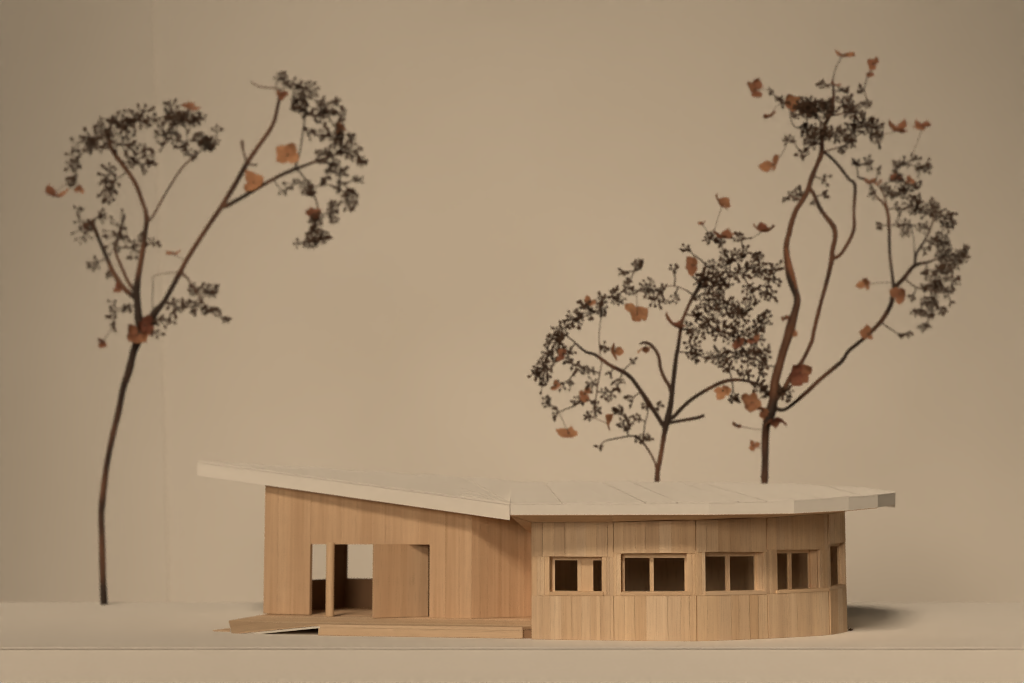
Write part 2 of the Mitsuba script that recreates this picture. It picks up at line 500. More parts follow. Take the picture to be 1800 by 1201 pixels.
# ---------------------------------------------------------------- round pavilion
pav = thing("round_pavilion", "round wooden pavilion model clad in upright boards, five small windows in a band, white roof", "model building")
COL = [(934.5, 1124.2), (1079, 1126.4), (1224.5, 1127.6), (1350, 1123), (1458, 1116.7), (1489.5, 1110.8)]
G = [on(*c) for c in COL]
fac = [Facet(G[i], G[i + 1]) for i in range(5)]
SAG = [2.5, 5.0, 5.0, 4.0, 2.0]
TOPS = [917.5, 917.5, 914, 910, 903, 898.5]
ztops = [at(c[0], t, g[1])[2] for c, t, g in zip(COL, TOPS, G)]
SILL = [(1047.3, 1047.6), (1047.8, 1047.2), (1047, 1044.8), (1044.4, 1039), (1038, 1032)]
HEAD = [(978, 979), (973, 972), (970.3, 970.3), (966.5, 966), (956.5, 953.5)]
rng = np.random.default_rng(23)
UP_STEP = [(13, 21), (15, 24), (14, 22), (12, 17), (8, 12)]
for i, fc in enumerate(fac):
    a0, a1 = COL[i][0], COL[i + 1][0]
    zs0, zs1 = fc.z(a0 + 1, SILL[i][0]), fc.z(a1 - 1, SILL[i][1])
    zh0, zh1 = fc.z(a0 + 1, HEAD[i][0]), fc.z(a1 - 1, HEAD[i][1])
    zt0, zt1 = ztops[i] - 0.6, ztops[i + 1] - 0.6
    lerp = lambda p, q, s: p + (q - p) * s / fc.L
    key = pav + "__wall_panel" + (f"_{i:03d}" if i else "")
    fc.sag = 0.0
    # the core of the wall panel: below and above the window band
    used.add(key)
    vv, ff = fc.block(0, fc.L, 0.3, zs0 - 2, -12, -4.2, z1b=zs1 - 2)
    v2, f2 = fc.block(0, fc.L, zh0 + 3, zt0 - 1, -12, -4.2, z0b=zh1 + 3, z1b=zt1 - 1)
    vv2 = np.vstack([vv, v2])
    scene[key] = mikit.ply(trimesh.Trimesh(vv2 * U, np.vstack([ff, f2 + len(vv)]), process=False), "wood",
                           uv=np.vstack([wood_uv(vv, np.array([*fc.t, 0]), np.array([0, 0, 1.0])), wood_uv(v2, np.array([*fc.t, 0]), np.array([0, 0, 1.0]))]))
    fc.sag = SAG[i]
    for row in (0, 1):
        x = a0
        while x < a1 - 0.5:
            x1 = x + rng.uniform(*UP_STEP[i])
            if a1 - x1 < 6:
                x1 = a1
            s0, s1 = max(fc.s(x), 0), min(fc.s(x1), fc.L)
            g = rng.choice([0.1, 0.1, 0.16, 0.4])
            o = rng.uniform(-0.3, 0.3)
            if row == 0:
                fc.board(key + "__board", s0 + g, s1 - 0.1, 0.4, lerp(zs0, zs1, s0), -4.1, o, z1b=lerp(zs0, zs1, s1))
            else:
                j = rng.uniform(-0.25, 0.25)
                fc.board(key + "__board", s0 + g, s1 - 0.1, lerp(zh0, zh1, s0) + j, lerp(zt0, zt1, s0), -4.1, o + 0.5, z0b=lerp(zh0, zh1, s1) + j, z1b=lerp(zt0, zt1, s1))
            x = x1

# windows: (facet, opening columns, pane bottom/top rows, mullion columns, sill columns and row, infill)
WIN = [
    (0, 966, 1058.5, 985, 1039, (1015, 1022), (965, 1061), 1040.6, (1022, 1043)),
    (1, 1091.5, 1207.5, 981, 1040, (1142, 1149), (1091, 1214), 1040.2, None),
    (2, 1238.5, 1343.5, 978, 1038.5, (1277, 1283), (1238, 1346), 1039.2, None),
    (3, 1365, 1441, 972.5, 1035, (1387, 1391.5), (1364, 1456), 1036.2, None),
    (4, 1459.5, 1485, 960, 1029, None, (1459, 1487), 1029.5, None),
]
REC = 23.0
for wi, (i, c0, c1, r0, r1, mull, sillc, sr, infill) in enumerate(WIN):
    fc = fac[i]
    lerp = lambda p, q, s: p + (q - p) * s / fc.L
    a0, a1 = COL[i][0], COL[i + 1][0]
    zs0, zs1 = fc.z(a0 + 1, SILL[i][0]), fc.z(a1 - 1, SILL[i][1])
    zh0, zh1 = fc.z(a0 + 1, HEAD[i][0]), fc.z(a1 - 1, HEAD[i][1])
    so0, so1 = fc.s(c0, -1.5), fc.s(c1, -1.5)
    zlo = lerp(zs0, zs1, (so0 + so1) / 2)
    win = numbered(pav + "__window")
    used.add(win)
    fc.sag = SAG[i]
    # posts of thin upright strips left and right of the opening
    for (p0, p1) in ((0.0, so0), (so1, fc.L)):
        w = p1 - p0
        if w < 1:
            continue
        n = max(1, int(round(w / 7.5)))
        cuts = np.concatenate([[p0], np.sort(p0 + w * (np.arange(1, n) + rng.uniform(-0.22, 0.22, n - 1)) / n), [p1]]) if n > 1 else np.array([p0, p1])
        for q0, q1 in zip(cuts[:-1], cuts[1:]):
            fc.board(win + "__post_strip", q0 + 0.12, q1 - 0.12, lerp(zs0, zs1, q0) + 0.3, lerp(zh0, zh1, q0) + 2.5, -8, -1.6 + rng.uniform(-0.9, 0.5), z0b=lerp(zs0, zs1, q1) + 0.3, z1b=lerp(zh0, zh1, q1) + 2.5)
    # the deep reveal
    fc.sag = 0.0
    REC = 23.0 if i < 4 else 11.0
    zt_ = max(zh0, zh1) + 3
    fc.board(win + "__reveal", so0 - 5, so0, zlo - 1, zt_, -REC - 4, -8.3)
    fc.board(win + "__reveal", so1, so1 + 5, zlo - 1, zt_, -REC - 4, -8.3)
    fc.board(win + "__reveal", so0 - 5, so1 + 5, lerp(zh0, zh1, so0) + 3.2, lerp(zh0, zh1, so0) + 7, -REC - 4, -4.4, z0b=lerp(zh0, zh1, so1) + 3.2, z1b=lerp(zh0, zh1, so1) + 7, upright=False)
    # frame
    mid = (c0 + c1) / 2
    zp0, zp1 = fc.z(mid, r1, -REC), fc.z(mid, r0, -REC)
    fw = 5.0 if i < 4 else 2.5
    frm = numbered(win + "__frame")
    fr = [fc.block(so0, so0 + fw, zlo, zt_, -REC - 4, -REC), fc.block(so1 - fw, so1, zlo, zt_, -REC - 4, -REC),
          fc.block(so0 + fw, so1 - fw, zp1, zt_, -REC - 4, -REC - 0.2), fc.block(so0 + fw, so1 - fw, zlo, zp0, -REC - 4, -REC - 0.2)]
    vs, fs, uvs, nb = [], [], [], 0
    for q, (vv, ff) in enumerate(fr):
        vs.append(vv); fs.append(ff + nb); nb += len(vv)
        t3, z3 = np.array([*fc.t, 0]), np.array([0, 0, 1.0])
        uvs.append(wood_uv(vv, t3, z3) if q < 2 else wood_uv(vv, z3, t3))
    scene[frm] = mikit.ply(trimesh.Trimesh(np.vstack(vs) * U, np.vstack(fs), process=False), "wood", uv=np.vstack(uvs))
    edges = [so0 + fw]
    if mull:
        m0, m1 = fc.s(mull[0], -REC + 1), fc.s(mull[1], -REC + 1)
        fc.board(win + "__mullion", m0, m1, zp0 + 0.05, zp1 - 0.05, -REC - 4, -REC + 1)
        edges += [m0, m1]
    edges.append(so1 - fw)
    if infill:
        i0, i1 = fc.s(infill[0] + 0.3, -REC - 3), fc.s(infill[1], -REC - 3)
        fc.board(win + "__infill_panel", i0, i1, zp0 + 0.1, zp1 - 0.1, -REC - 5, -REC - 1.2)
        edges = [edges[0], edges[1], i1, edges[-1]]
    for q in range(0, len(edges) if i < 4 else 0, 2):
        e0, e1 = edges[q], edges[q + 1]
        c = [fc.pt(e0, -REC - 2.5, zp0), fc.pt(e1, -REC - 2.5, zp0), fc.pt(e1, -REC - 2.5, zp1), fc.pt(e0, -REC - 2.5, zp1)]
        put(win + "__pane", (np.array(c), np.array([[0, 1, 2], [0, 2, 3]])), "pane")
    # sill board with a slightly bowed front
    ss0, ss1 = fc.s(sillc[0], 1), fc.s(sillc[1], 1)
    zsl0, zsl1 = lerp(zs0, zs1, ss0), lerp(zs0, zs1, ss1)
    zst = fc.z(mid, sr, 0)
    hh = zst - lerp(zs0, zs1, (ss0 + ss1) / 2)
    fc.sag = SAG[i]
    sill_v, sill_f, sill_uv = [], [], []
    for q in range(5):
        q0, q1 = ss0 + (ss1 - ss0) * q / 5, ss0 + (ss1 - ss0) * (q + 1) / 5
        g0, g1 = zsl0 + (zsl1 - zsl0) * q / 5, zsl0 + (zsl1 - zsl0) * (q + 1) / 5
        vv, ff = fc.block(q0, q1, g0 + 0.4, g0 + hh, -REC - 5, 2.3 if i < 4 else -0.5, z0b=g1 + 0.4, z1b=g1 + hh)
        sill_v.append(vv); sill_f.append(ff + 24 * q)
        sill_uv.append(np.stack([vv[:, 2] * 0.9 + vv @ np.array([*fc.n, 0]) * 0.9 + wi * 640, vv @ np.array([*fc.t, 0])], 1))
    put(win + "__sill", (np.vstack(sill_v), np.vstack(sill_f)), "wood", uv=np.vstack(sill_uv))

# back of the pavilion (plain, upper part left open to brighten the interior)
W0 = G[0][:2]
ring = [G[5][:2], np.array([655, 3460.0]), np.array([560, 3600.0]), np.array([175, 3625.0]), np.array([66, 3466.0]), np.array([W0[0] + 6, 3448.0]), W0 + [0.0, 0.0]]
for q in range(len(ring) - 1):
    fb_ = Facet(np.append(ring[q], 0), np.append(ring[q + 1], 0))
    zt_ = [236, 182, 172, 140, 150, 190][q]
    if q == len(ring) - 2:
        fb_.board(pav + "__rear_wall", 0, fb_.L - 0.3, 0.3, 188, -10, 0, z1b=ztops[0] - 2)
    elif q == 0:
        fb_.board(pav + "__rear_wall", 0.3, fb_.L, 0.3, ztops[5] - 1, -10, 0, z1b=184)
    else:
        fb_.board(pav + "__rear_wall", 0, fb_.L, 0.3, zt_, -10, 0)

# roof of the pavilion
FCOL = [(897, 885.5, 905.2, 2925), (1077, 884.5, 905, 2908), (1247, 883, 904.8, 2888), (1396, 880, 902.6, 2905), (1492, 873.5, 897.3, 2965), (1543, 870.5, 892.5, 3020), (1574, 866, 886.5, 3230)]
BCOL = [(900, 848.5, 3960), (1010, 846.5, 3990), (1150, 848, 3990), (1270, 848.5, 3980), (1400, 852, 3960), (1500, 857, 3900), (1572, 864.5, 3680)]
ft = [at(c[0], c[1], c[3]) for c in FCOL]
fb = [at(c[0], c[2], c[3]) for c in FCOL]
bt = [at(*c) for c in BCOL]
bb = [up(b, -34) for b in bt]
proof = pav + "__roof"
used.add(proof)
vv, ff = strip_solid([up(p, -2.2) for p in ft], [up(p, -2.2) for p in bt], fb, bb)
put(proof + "__body", (vv, ff), "paper")
rng = np.random.default_rng(77)
qi = 0
for i in range(len(ft) - 1):
    parts = [2, 3, 3, 2, 2, 1][i]
    for k in range(parts):
        t0, t1 = k / parts + (0.012 if k else 0), (k + 1) / parts - (0.0 if k == parts - 1 else 0.006)
        F0, F1 = ft[i] + (ft[i + 1] - ft[i]) * t0, ft[i] + (ft[i + 1] - ft[i]) * t1
        B0, B1 = bt[i] + (bt[i + 1] - bt[i]) * t0, bt[i] + (bt[i + 1] - bt[i]) * t1
        out = np.array([0, -0.3 - rng.uniform(0, 1.3), 0])
        lo = -2.0
        h0, h1 = (0.3, 3.4) if qi % 2 else (1.6, 0.2)
        g0, g1 = rng.uniform(0, 1.5), rng.uniform(1.8, 4)
        qd = [F0 + out, F1 + out, B1, B0]
        put(proof + "__sheet", slab([up(qd[0], h0 * 0.5), up(qd[1], h1 * 0.5), up(qd[2], g1 if qi % 2 else g0), up(qd[3], g0 if qi % 2 else g1)], [up(p, lo) for p in qd]), "paper")
        qi += 1
# soffit
L1 = np.array([W0[0] + 1.0, 3310.0, at(930.5, 936, 3310)[2]])
ins = [np.append(G[i][:2], ztops[i]) for i in range(6)]
inn = []
for i in range(6):
    d = ins[i] - fb[min(i, 6)]
    inn.append(fb[i] + d * 1.18 + np.array([0, 0, 0.6]))
vv, ff = slab([fb[0], inn[0], L1], [up(p, -2.0) for p in (fb[0], inn[0], L1)])
put(proof + "__soffit", (vv, ff), "veneer", uv=wood_uv(vv, np.array([0, 1.0, 0]), np.array([1.0, 0, 0])))
for i in range(5):
    q = [fb[i] + np.array([0.06, 0.5, 0]), fb[i + 1] + np.array([-0.06, 0.5, 0]), inn[i + 1] + np.array([-0.06, 0, 0]), inn[i] + np.array([0.06, 0, 0])]
    vv, ff = slab([up(p, 0.8) for p in q], [up(p, -0.9 + 0.3 * (i % 2)) for p in q])
    put(proof + "__soffit", (vv, ff), "veneer", uv=wood_uv(vv, np.array([0, 1.0, 0]), np.array([1.0, 0, 0])))

# a crumb of wood by the pavilion's foot
chip = thing("wood_chip", "tiny brown splinter lying on the base at the pavilion's right foot", "splinter")
m = trimesh.creation.icosphere(subdivisions=2, radius=1.0)
m.vertices = m.vertices * [4.6, 5.0, 2.4] + (np.random.default_rng(2).normal(size=m.vertices.shape) * 0.3)
m.apply_translation(on(1495, 1107.5, 1.5))
put(chip + "__body", m, "seed", smooth=True)

# ---------------------------------------------------------------- dried flower heads used as trees


def tube(pts, rad, sides=8):
    pts, rad = np.asarray(pts, float), np.asarray(rad, float)
    n = len(pts)
    tan = np.gradient(pts, axis=0)
    tan /= np.linalg.norm(tan, axis=1, keepdims=True) + 1e-12
    ref = np.array([0.2, 1.0, 0.1])
    a = np.cross(tan, ref); a /= np.linalg.norm(a, axis=1, keepdims=True) + 1e-12
    b = np.cross(tan, a)
    th = np.arange(sides) * 2 * math.pi / sides
    v = (pts[:, None] + rad[:, None, None] * (np.cos(th)[None, :, None] * a[:, None] + np.sin(th)[None, :, None] * b[:, None])).reshape(-1, 3)
    i, k = np.meshgrid(np.arange(n - 1), np.arange(sides), indexing="ij")
    p, q = i * sides + k, i * sides + (k + 1) % sides
    f = np.vstack([np.stack([p, q, q + sides], -1).reshape(-1, 3), np.stack([p, q + sides, p + sides], -1).reshape(-1, 3)])
    v = np.vstack([v, pts[:1], pts[-1:]])
    c0, c1 = n * sides, n * sides + 1
    cap = [[c0, (j + 1) % sides, j] for j in range(sides)] + [[c1, (n - 1) * sides + j, (n - 1) * sides + (j + 1) % sides] for j in range(sides)]
    return v, np.vstack([f, cap])


def smooth_line(p, step):
    """Catmull-Rom through the rows of p (any columns), sampled about every step of columns 0 and 1."""
    p = np.asarray(p, float)
    q = np.vstack([2 * p[0] - p[1], p, 2 * p[-1] - p[-2]])
    out = []
    for i in range(1, len(q) - 2):
        n = max(2, int(np.linalg.norm((q[i + 1] - q[i])[:2]) / step))
        for t in np.arange(n) / n:
            out.append(0.5 * (2 * q[i] + (q[i + 1] - q[i - 1]) * t + (2 * q[i - 1] - 5 * q[i] + 4 * q[i + 1] - q[i + 2]) * t * t + (3 * q[i] - q[i - 1] - 3 * q[i + 1] + q[i + 2]) * t ** 3))
    return np.array(out + [p[-1]])


class Bag:
    def __init__(self):
        self.v, self.f, self.n = [], [], 0

    def add(self, vf):
        self.v.append(vf[0]); self.f.append(np.asarray(vf[1]) + self.n); self.n += len(vf[0])

    def mesh(self):
        return trimesh.Trimesh(np.vstack(self.v), np.vstack(self.f), process=False)


ICO = trimesh.creation.icosphere(subdivisions=1, radius=1.0)
IV, IF = np.array(ICO.vertices), np.array(ICO.faces)


def build_tree(label, Y0, branches, clusters, flowers, seed, root_end=None, seed_r=3.0, more=1.3, strip=None):
    rng = np.random.default_rng(seed)
    tree = thing("dried_flower_tree", label, "model tree", "dried flower heads standing as model trees")
    K = Y0 / 3000.0
    nodes = []                                     # (px, py, Y) of every place a stalk may spring from
    for bi, br in enumerate(branches):
        br = np.array(br, float)
        ln = smooth_line(br, 6.0)
        cum = np.concatenate([[0], np.cumsum(np.linalg.norm(np.diff(ln[:, :2], axis=0), axis=1))])
        if bi == 0:
            Ys = Y0 + 25 * np.sin(cum / 130.0 + seed)
            if root_end is not None:
                Ys = Ys + (Y0 - Ys[0]) * np.exp(-cum / 100)
        else:
            A = np.array(nodes)
            j = np.argmin(np.hypot(A[:, 0] - ln[0, 0], A[:, 1] - ln[0, 1]))
            Ys = A[j, 2] + rng.normal() * 0.55 * cum * (cum / (cum[-1] + 1)) ** 0.5 * 0.6
        pts = np.array([at(x, y, Y) for (x, y), Y in zip(ln[:, :2], Ys)])
        knob = 1 + 0.12 * (meshkit.fbm(np.stack([cum * 0.05, cum * 0 + bi, cum * 0 + seed], 1), 3, seed) - 0.5) * 2
        rad = np.maximum(ln[:, 2] * 0.92, 0.55) * K * knob
        if bi == 0 and root_end is not None:
            foot = root_end(pts[0])
            m = 8
            ext = [foot + (pts[0] - foot) * t for t in np.arange(m) / m]
            pts = np.vstack([ext, pts]); rad = np.concatenate([np.full(m, rad[0]), rad])
        v, f = tube(pts, rad, 12 if bi == 0 else 9)
        put(tree + ("__trunk" if bi == 0 else "__branch"), trimesh.Trimesh(v, f, process=False), "bark", smooth=True)
        nodes += [(x, y, Y) for (x, y), Y in zip(ln[:, :2], Ys)]
    nb = len(nodes)
    # seed clusters, those nearest to the wood first
    A = np.array(nodes)
    order = sorted(range(len(clusters)), key=lambda c: np.min(np.hypot(A[:, 0] - clusters[c][0], A[:, 1] - clusters[c][1])))
    bags = {}
    for c in order:
        cx, cy, rx, ry, n = clusters[c]
        n = int(round(n * more if n < 30 else 0.9 * n))
        rx, ry = rx * 1.15 + 1, ry * 1.15 + 1
        A = np.array(nodes)
        dd = np.hypot(A[:, 0] - cx, A[:, 1] - cy) + np.where(np.arange(len(A)) < nb, 0, 6)
        j = int(np.argmin(dd))
        root = A[j]
        far = np.hypot(root[0] - cx, root[1] - cy)
        cY = root[2] + rng.normal() * min(70, 18 + 0.6 * far)
        size = max(rx, ry)
        pos = []
        for _ in range(n * 12):
            q = rng.uniform(-1, 1, 3)
            if q @ q > 1:
                continue
            p = np.array([cx + q[0] * rx * 1.08, cy + q[1] * ry * 1.08, cY + q[2] * (8 + size * 1.15) * K])
            if all(np.hypot(p[0] - o[0], p[1] - o[1]) > 4.6 for o in pos) or rng.uniform() < 0.04:
                pos.append(p)
            if len(pos) >= n:
                break
        pos = np.array(pos)
        bag = bags.setdefault(int(cx // 75) * 100 + int(cy // 75), Bag())

        def stalk(p, q, r0, r1, sag=0.12, sides=4):
            d = q - p
            ln_ = np.linalg.norm(d[:2]) + 1e-6
            side = rng.normal(size=3) * ln_ * sag
            ts = np.linspace(0, 1, max(3, min(8, int(ln_ / 5) + 2)))
            P = np.array([p + d * t + side * math.sin(math.pi * t) for t in ts])
            W = np.array([at(*x) for x in P])
            bag.add(tube(W, 1.3 * (r0 + (r1 - r0) * ts) * K, sides))

        hub = np.array([cx, cy, cY]) * 0.62 + root * 0.38
        if far > 3:
            stalk(root, hub, 1.15, 0.9, 0.08)
        nodes.append(tuple(hub))
        # sub-umbels
        k = max(1, int(round(len(pos) / 4.2)))
        cen = pos[rng.choice(len(pos), k, replace=False)]
        for _ in range(4):
            lab = np.argmin(((pos[:, None] - cen[None]) ** 2 * [1, 1, 0.3]).sum(-1), 1)
            cen = np.array([pos[lab == t].mean(0) if (lab == t).any() else cen[t] for t in range(k)])
        for t in range(k):
            grp = pos[lab == t]
            if not len(grp):
                continue
            d = hub - cen[t]
            L = np.linalg.norm(d[:2]) + 1e-6
            sub = cen[t] + d / L * min(7.5, L * 0.6)
            stalk(hub, sub, 0.85, 0.7)
            nodes.append(tuple(sub))
            for p in grp:
                stalk(sub, p, 0.62, 0.5, 0.1)
                r = seed_r * rng.uniform(0.72, 1.25) * K
                w = at(*p)
                ax = w - at(*sub); ax /= np.linalg.norm(ax) + 1e-9
                s = IV * (1 + rng.normal(size=(len(IV), 1)) * 0.13)
                s = s + np.outer(s @ ax, ax) * rng.uniform(0.1, 0.55)
                bag.add((w + s * r, IF))
    for kk in sorted(bags):
        put(tree + "__seed_head", bags[kk].mesh(), "seed", smooth=False)
    if strip:
        A = np.array(nodes[:nb])
        near = lambda x, y: A[np.argmin(np.hypot(A[:, 0] - x, A[:, 1] - y)), 2]
        P = np.array([at(x, y, near(x, y) - 9) for x, y, _ in strip])
        v, f = tube(smooth_line(np.hstack([P[:, [0, 2]], P[:, [1]]]), 8)[:, [0, 2, 1]], np.interp(np.linspace(0, 1, len(smooth_line(np.hstack([P[:, [0, 2]], P[:, [1]]]), 8))), np.linspace(0, 1, len(strip)), [w for _, _, w in strip]), 8)
        put(tree + "__bark_strip", trimesh.Trimesh(v, f, process=False), "petal", smooth=True, uv=np.stack([np.full(len(v), 0.30), v[:, 2] * 0.01], 1))
        labels[tree + "__bark_strip"] = {"label": "rust-red strip of peeling bark"}
    # papery dry petals
    A = np.array(nodes)
    for fl in flowers:
        x, y, size, tone = fl[:4]
        n = fl[4] if len(fl) > 4 else 4
        tiltv = fl[5] if len(fl) > 5 else None
        j = int(np.argmin(np.hypot(A[:, 0] - x, A[:, 1] - y)))
        root = A[j]
        Yf = root[2] - rng.uniform(5, 25)
        C = at(x, y, Yf)
        key = numbered(tree + "__dried_flower")
        R = at(*root)
        mid = (C + R) / 2 + rng.normal(size=3) * np.linalg.norm(C - R) * 0.08
        v, f = tube([R, mid, C], np.array([0.75, 0.65, 0.8]) * K, 5)
        b = Bag(); b.add((v, f)); b.add((C + IV * 2.2 * K, IF))
        scene[key] = mikit.ply(trimesh.Trimesh(b.mesh().vertices * U, b.mesh().faces, process=False), "bark")
        if tiltv is None:
            nv = np.array([rng.normal() * 0.6, -1.0, rng.normal() * 0.6 + 0.2])
        else:
            nv = np.array(tiltv, float)
        nv /= np.linalg.norm(nv)
        a = np.cross(nv, [0.1, 0.2, 1.0]); a /= np.linalg.norm(a)
        bvec = np.cross(nv, a)
        ph = rng.uniform(0, 2 * math.pi)
        for k in range(n):
            th = ph + k * 2 * math.pi / n + rng.normal() * 0.30
            d = math.cos(th) * a + math.sin(th) * bvec
            s = math.cos(th + math.pi / 2) * a + math.sin(th + math.pi / 2) * bvec
            Lp = 1.2 * size * K * rng.uniform(0.72, 1.18)
            Wp = Lp * rng.uniform(0.42, 0.58)
            cup = rng.uniform(0.0, 1.2)
            nu, nw = 9, 7
            uu, ww = np.meshgrid(np.linspace(0, 1, nu), np.linspace(-1, 1, nw), indexing="ij")
            prof = np.sin(np.pi * np.clip(uu, 0, 1) ** 0.95 * 0.95) ** 0.75 * np.sqrt(np.clip(1.02 - uu ** 6, 0, 1)) + 0.07
            o = rng.uniform(0, 50)
            ruff = (meshkit.fbm(np.stack([uu * 2.5 + o, ww * 1.6, uu * 0 + k], -1), 3, seed) - 0.5)
            hgt = cup * uu ** 2 * 0.6 + 0.28 * ww ** 2 * (0.3 + uu) * rng.uniform(-0.6, 1.1) + ruff * 0.55 * uu
            tip = 1 + 0.10 * (meshkit.noise(np.stack([ww * 3 + o, ww * 0, ww * 0], -1), seed) - 0.5)
            V = C + (uu * tip)[..., None] * Lp * d + (ww * prof)[..., None] * Wp * s + (hgt * Lp)[..., None] * nv
            idx = np.arange(nu * nw).reshape(nu, nw)
            F = np.vstack([np.stack([idx[:-1, :-1], idx[1:, :-1], idx[1:, 1:]], -1).reshape(-1, 3), np.stack([idx[:-1, :-1], idx[1:, 1:], idx[:-1, 1:]], -1).reshape(-1, 3)])
            tt = np.clip(tone + rng.normal() * 0.1, 0, 1)
            uv = np.stack([np.clip(tt + 0.25 * (uu - 0.5), 0, 1).ravel(), (ww + 0.1 * k).ravel()], 1)
            put(key + "__petal", trimesh.Trimesh(V.reshape(-1, 3), F, process=False), "petal", smooth=True, uv=uv)
    return tree


DOWN = (0, -0.25, -1.0)
UPW = (0.0, -0.7, 1.0)
# ---- left
B = [
    [(183, 1063, 6.5), (181, 1020, 6.2), (180, 983, 6), (179, 940, 6), (178, 906, 6.4), (181, 870, 6.4), (188, 816, 5.6), (199, 762, 6), (208, 726, 6), (217, 681, 6.4), (226, 655, 7.2), (235, 618, 7), (244, 596, 8.5), (251, 575, 9)],
    [(250, 580, 8), (244, 563, 8), (241, 525, 7), (241, 499, 6.5), (250, 446, 5.2), (256, 402, 4.6), (258, 388, 5), (255, 368, 4), (250, 355, 4), (240, 327, 4), (227, 305, 4.2), (212, 285, 4.4), (195, 260, 3.6), (190, 230, 2.6)],
    [(251, 576, 9), (256, 580, 10), (273, 548, 7.2), (288, 531, 5), (317, 478, 4.8), (331, 452, 4.5), (363, 402, 4.5), (390, 362, 5), (415, 321, 4.8), (434, 287, 5), (455, 256, 4.4), (474, 229, 4), (483, 210, 4), (489, 182, 3.6), (494, 162, 3.5)],
    [(240, 525, 6), (232, 519, 5.5), (215, 504, 5), (197, 475, 4.6), (186, 449, 4), (171, 414, 4), (161, 388, 4)],
    [(238, 512, 5), (226, 497, 3.4), (212, 466, 3), (203, 443, 2.6), (203, 431, 2.6), (212, 405, 2.4), (218, 376, 2.4)],
    [(258, 388, 2.6), (265, 386, 2.2), (290, 342, 2), (315, 302, 2), (330, 285, 1.8), (350, 268, 1.6)],
    [(393, 363, 5), (400, 361, 4.2), (422, 349, 3.8), (468, 322, 3.6), (492, 309, 3.6), (517, 298, 4), (539, 290, 3), (563, 281, 2.8), (590, 272, 2)],
    [(517, 298, 2.2), (526, 272, 1.7), (532, 235, 1.6), (537, 198, 1.6)],
    [(520, 297, 2.2), (526, 302, 2), (545, 327, 1.8), (557, 358, 1.8), (562, 385, 1.5)],
    [(493, 158, 2), (478, 155, 1.4), (455, 152, 1.4), (441, 144, 1.2)],
    [(434, 287, 2.2), (427, 264, 2.2), (426, 255, 3.4), (425, 246, 2.2)],
    [(434, 287, 2.4), (443, 290, 2), (452, 290, 2.2)],
    [(317, 479, 3.4), (328, 488, 2.2), (345, 513, 1.8), (362, 540, 1.6), (380, 555, 1.4)],
    [(275, 548, 2), (268, 540, 1), (269, 500, 0.9), (271, 485, 0.9), (316, 478, 1)],
]
C = [(130, 278, 14, 28, 12), (165, 245, 26, 18, 20), (190, 225, 20, 15, 16), (205, 213, 16, 12, 10), (250, 205, 28, 18, 22), (225, 222, 16, 14, 10), (215, 252, 22, 20, 12), (245, 278, 24, 24, 26), (190, 325, 16, 32, 24), (165, 262, 14, 16, 8),
     (312, 210, 26, 12, 40), (338, 208, 24, 10, 36), (300, 190, 9, 16, 9), (320, 240, 30, 20, 18), (365, 252, 17, 9, 18), (352, 242, 10, 12, 8), (384, 226, 10, 5, 3), (330, 268, 12, 10, 6), (128, 318, 9, 8, 5), (285, 240, 12, 24, 10),
     (150, 405, 20, 22, 13), (138, 370, 8, 6, 3), (178, 380, 8, 10, 5), (210, 410, 24, 36, 14), (230, 430, 24, 24, 14), (165, 465, 12, 10, 6), (270, 430, 10, 12, 4), (190, 482, 5, 5, 3),
     (310, 540, 14, 14, 10), (340, 535, 18, 14, 12), (347, 508, 13, 11, 10), (373, 510, 11, 11, 9), (371, 548, 16, 9, 10), (397, 563, 7, 4, 4), (285, 565, 20, 12, 10), (196, 548, 8, 20, 7), (199, 578, 5, 9, 3), (225, 540, 8, 10, 4), (278, 585, 12, 6, 4),
     (492, 132, 9, 7, 5), (512, 148, 13, 8, 8), (535, 160, 20, 15, 20), (525, 182, 12, 15, 18), (538, 197, 9, 9, 7), (575, 188, 22, 15, 24), (601, 205, 7, 14, 7), (560, 205, 14, 8, 8), (588, 235, 20, 20, 18), (606, 252, 16, 16, 16), (580, 275, 24, 13, 20), (620, 266, 13, 14, 13), (635, 283, 7, 8, 9), (545, 232, 8, 12, 5), (562, 240, 9, 9, 4), (592, 300, 20, 11, 12), (630, 315, 7, 7, 4), (525, 325, 24, 11, 11), (495, 338, 7, 5, 3), (546, 334, 11, 8, 9), (572, 320, 11, 10, 6), (614, 350, 12, 17, 17), (586, 374, 9, 17, 15), (556, 388, 11, 12, 12), (560, 415, 17, 11, 20), (545, 427, 11, 7, 11), (521, 430, 3, 10, 3), (600, 330, 12, 10, 6)]
F = [(95, 343, 22, 0.15, 3, (0.2, -0.5, 1.0)), (333, 190, 15, 0.4, 4, UPW), (140, 333, 7, 0.35, 3), (505, 273, 19, 0.85, 4, (0.1, -1, 0.1)), (447, 321, 19, 0.8, 4, (-0.1, -1, 0.2)), (494, 166, 10, 0.25, 3), (552, 375, 14, 0.2, 4), (303, 446, 12, 0.5, 3, UPW), (208, 507, 9, 0.2, 3), (240, 590, 19, 0.3, 4, (0.3, -1, 0.3)), (255, 572, 15, 0.15, 3, (0.6, -1, 0.0)), (180, 602, 9, 0.15, 3), (600, 226, 10, 0.45, 3), (152, 398, 8, 0.2, 3)]
build_tree("tall dried flower stem at the left, bare bent trunk, two seed crowns", on(183, 1063)[1], B, C, F, 31, seed_r=2.8, more=1.5)

